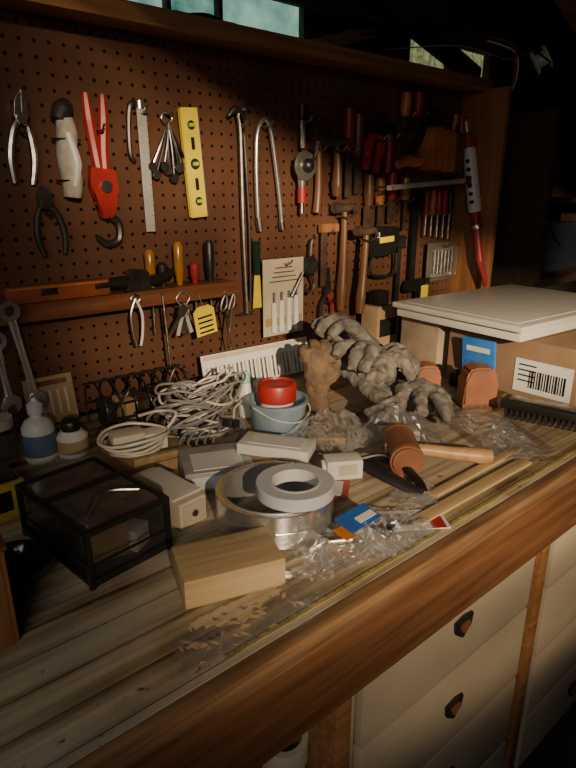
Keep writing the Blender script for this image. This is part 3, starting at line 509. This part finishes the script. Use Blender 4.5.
for i in range(14): o.box((-.182,-.135+i*.006,.045),(.001,.002+.002*(i%3==0),.04),black,bev=0)
for i in range(4): o.box((-.182,-.05,.075-i*.012),(.001,.04,.003),black,bev=0)
o.box((0,0,.1305),(.36,.05,.001),tan,bev=0); o.done()
o=B('cardboard_box',(1.27,-.255,.9),(0,0,-6)); o.box((0,0,.064),(.14,.13,.128),M('pale_cardboard',(.3,.23,.16),.8),bev=.003); o.box((0,0,.1285),(.14,.03,.001),tan,bev=0); o.done()
o=B('blue_sandpaper_pack',(1.182,-.44,.935),(0,-8,0)); o.box((0,0,.045),(.006,.085,.08),M('bright_blue_print',(.04,.2,.6),.35),bev=.001); o.box((-.0035,0,.06),(.001,.06,.012),wpaper,bev=0); o.box((-.0035,.02,.025),(.001,.03,.012),blue,bev=0); o.done()
o=B('black_spacer_case',(1.165,-.43,.9)); o.box((0,0,.017),(.05,.08,.034),black,bev=.003); o.box((-.026,0,.017),(.002,.05,.012),dsteel); o.done()
o=B('white_shelf_panel',(1.415,-.385,1.032),(0,0,-4)); o.box((0,0,.012),(.50,.36,.022),white,bev=.005); o.box((0,0,.031),(.52,.375,.014),white,bev=.004); o.box((0,0,.0385),(.47,.325,.002),white,bev=.001); o.done()
o=B('bench_brush',(1.10,-.67,.9),(0,0,15)); o.box((0,0,.028),(.055,.21,.018),black,bev=.006); o.tube([(0,-.1,.03),(0,-.16,.035),(0,-.19,.033)],[.014,.012,.012],black,seg=10)
for i in range(18): 
    for j in range(4): o.cyl((-.022+j*.014,-.095+i*.011,.02),(-.024+j*.015,-.096+i*.011,.0),.0028,rubber,seg=5)
o.box((-.0,0,.038),(.03,.18,.003),steel); o.done()
o=B('spray_cleaner_carton',(1.24,-.08,.9)); o.box((0,0,.07),(.09,.06,.14),tan); o.box((0,-.031,.08),(.07,.001,.05),dsteel,bev=0); o.box((-.01,0,.16),(.04,.04,.04),black); o.done()
o=B('hardware_drawer_case',(1.42,-.10,.9)); o.box((0,0,.055),(.2,.1,.11),dsteel)
for i in range(3):
    for j in range(2): o.box((-.062+i*.062,-.052,.03+j*.05),(.055,.004,.042),black); o.cyl((-.062+i*.062,-.054,.03+j*.05),(-.062+i*.062,-.062,.03+j*.05),.005,steel)
o.done()
# right dark background
o=B('cable_spool',(2.1,.02,1.76),(60,0,30)); o.cyl((0,0,0),(0,0,.006),.04,white); o.cyl((0,0,.04),(0,0,.046),.04,white); o.cyl((0,0,.005),(0,0,.041),.024,wcable); o.done()
o=B('hanging_wires',(1.72,-.08,1.7)); o.tube([(0,.05,.08),(.06,0,.06),(.09,0,0),(.07,0,-.08),(.03,0,-.13)],.003,dred); o.tube([(.0,.05,.07),(.08,0,.04),(.1,0,-.03),(.05,0,-.1)],.002,wcable); o.tube([(-.5,.1,.02),(-.3,.0,.05),(-.1,-.02,.09),(.1,.0,.08),(.3,.0,.04)],.003,black); o.tube([(-.4,.1,.0),(-.2,.0,.02),(.0,-.02,.01),(.15,.0,.05),(.3,.0,.1)],.0015,greyc); o.done()
o=B('storage_shelf',(0,0,0)); o.bx((2.05,-.1,1.0),(2.9,.2,1.03),darkw); o.bx((2.05,-.1,1.3),(2.9,.2,1.32),darkw); o.bx((2.3,.0,1.03),(2.6,.15,1.22),M('dim_blue',(.03,.05,.07),.6)); o.bx((2.62,-.05,1.03),(2.8,.1,1.25),darkw); o.bx((2.1,0,1.03),(2.25,.12,1.18),card); o.bx((2.03,-.12,.9),(2.07,.2,1.6),darkw); o.bx((2.07,.19,1.32),(2.9,.2,1.6),pegm,0); o.done()
o=B('coiled_hose',(2.1,-.25,1.3)); o.tube([(0,0,.12),(.03,0,.06),(.02,0,-.0),(.06,0,-.06),(.12,0,-.1)],.006,greyc); o.done()
o=B('paint_can',(.42,.02,1.643)); o.lathe([(0,0),(.04,0),(.04,.08),(.043,.082),(.043,.088),(0,.088)],dred); o.done()
o=B('tool_pouch',(.75,.03,1.643)); o.box((0,0,.02),(.16,.06,.04),rubber,bev=.01); o.tube([(-.09,-.02,.02),(0,-.04,.035),(.1,-.02,.01)],.006,dsteel); o.done()
# ------------------------------------------------ lights
def light(t,name,loc,tgt,e,col,**k):
    l=bpy.data.lights.new(name,t); l.energy=e; l.color=col
    for a,b in k.items(): setattr(l,a,b)
    ob=bpy.data.objects.new(name,l); COL.objects.link(ob); ob.location=loc; ob.rotation_euler=(Vector(tgt)-Vector(loc)).to_track_quat('-Z','Y').to_euler(); return ob
light('SPOT','low_sun',(-1.02,-3.95,2.26),(1.35,-.2,1.24),1500,(1,.77,.5),spot_size=R(31),spot_blend=1,shadow_soft_size=.028)
light('AREA','room_fill',(-.9,-1.7,1.9),(.6,-.3,1.0),7.5,(1,.94,.86),size=.8)  # fill lamp added inside the room, no window stands here
w=bpy.data.worlds.new('w'); bpy.context.scene.world=w; w.use_nodes=True; w.node_tree.nodes['Background'].inputs[0].default_value=(.5,.46,.42,1); w.node_tree.nodes['Background'].inputs[1].default_value=.055
cam=bpy.data.cameras.new('camera'); co=bpy.data.objects.new('camera',cam); COL.objects.link(co)
co.location=(0,-1.144,1.34); co.rotation_euler=Vector((.6121,.725,-.3157)).to_track_quat('-Z','Y').to_euler()
cam.sensor_fit='VERTICAL'; cam.sensor_height=36; cam.lens=577/768*36; cam.clip_start=.02
bpy.context.scene.camera=co
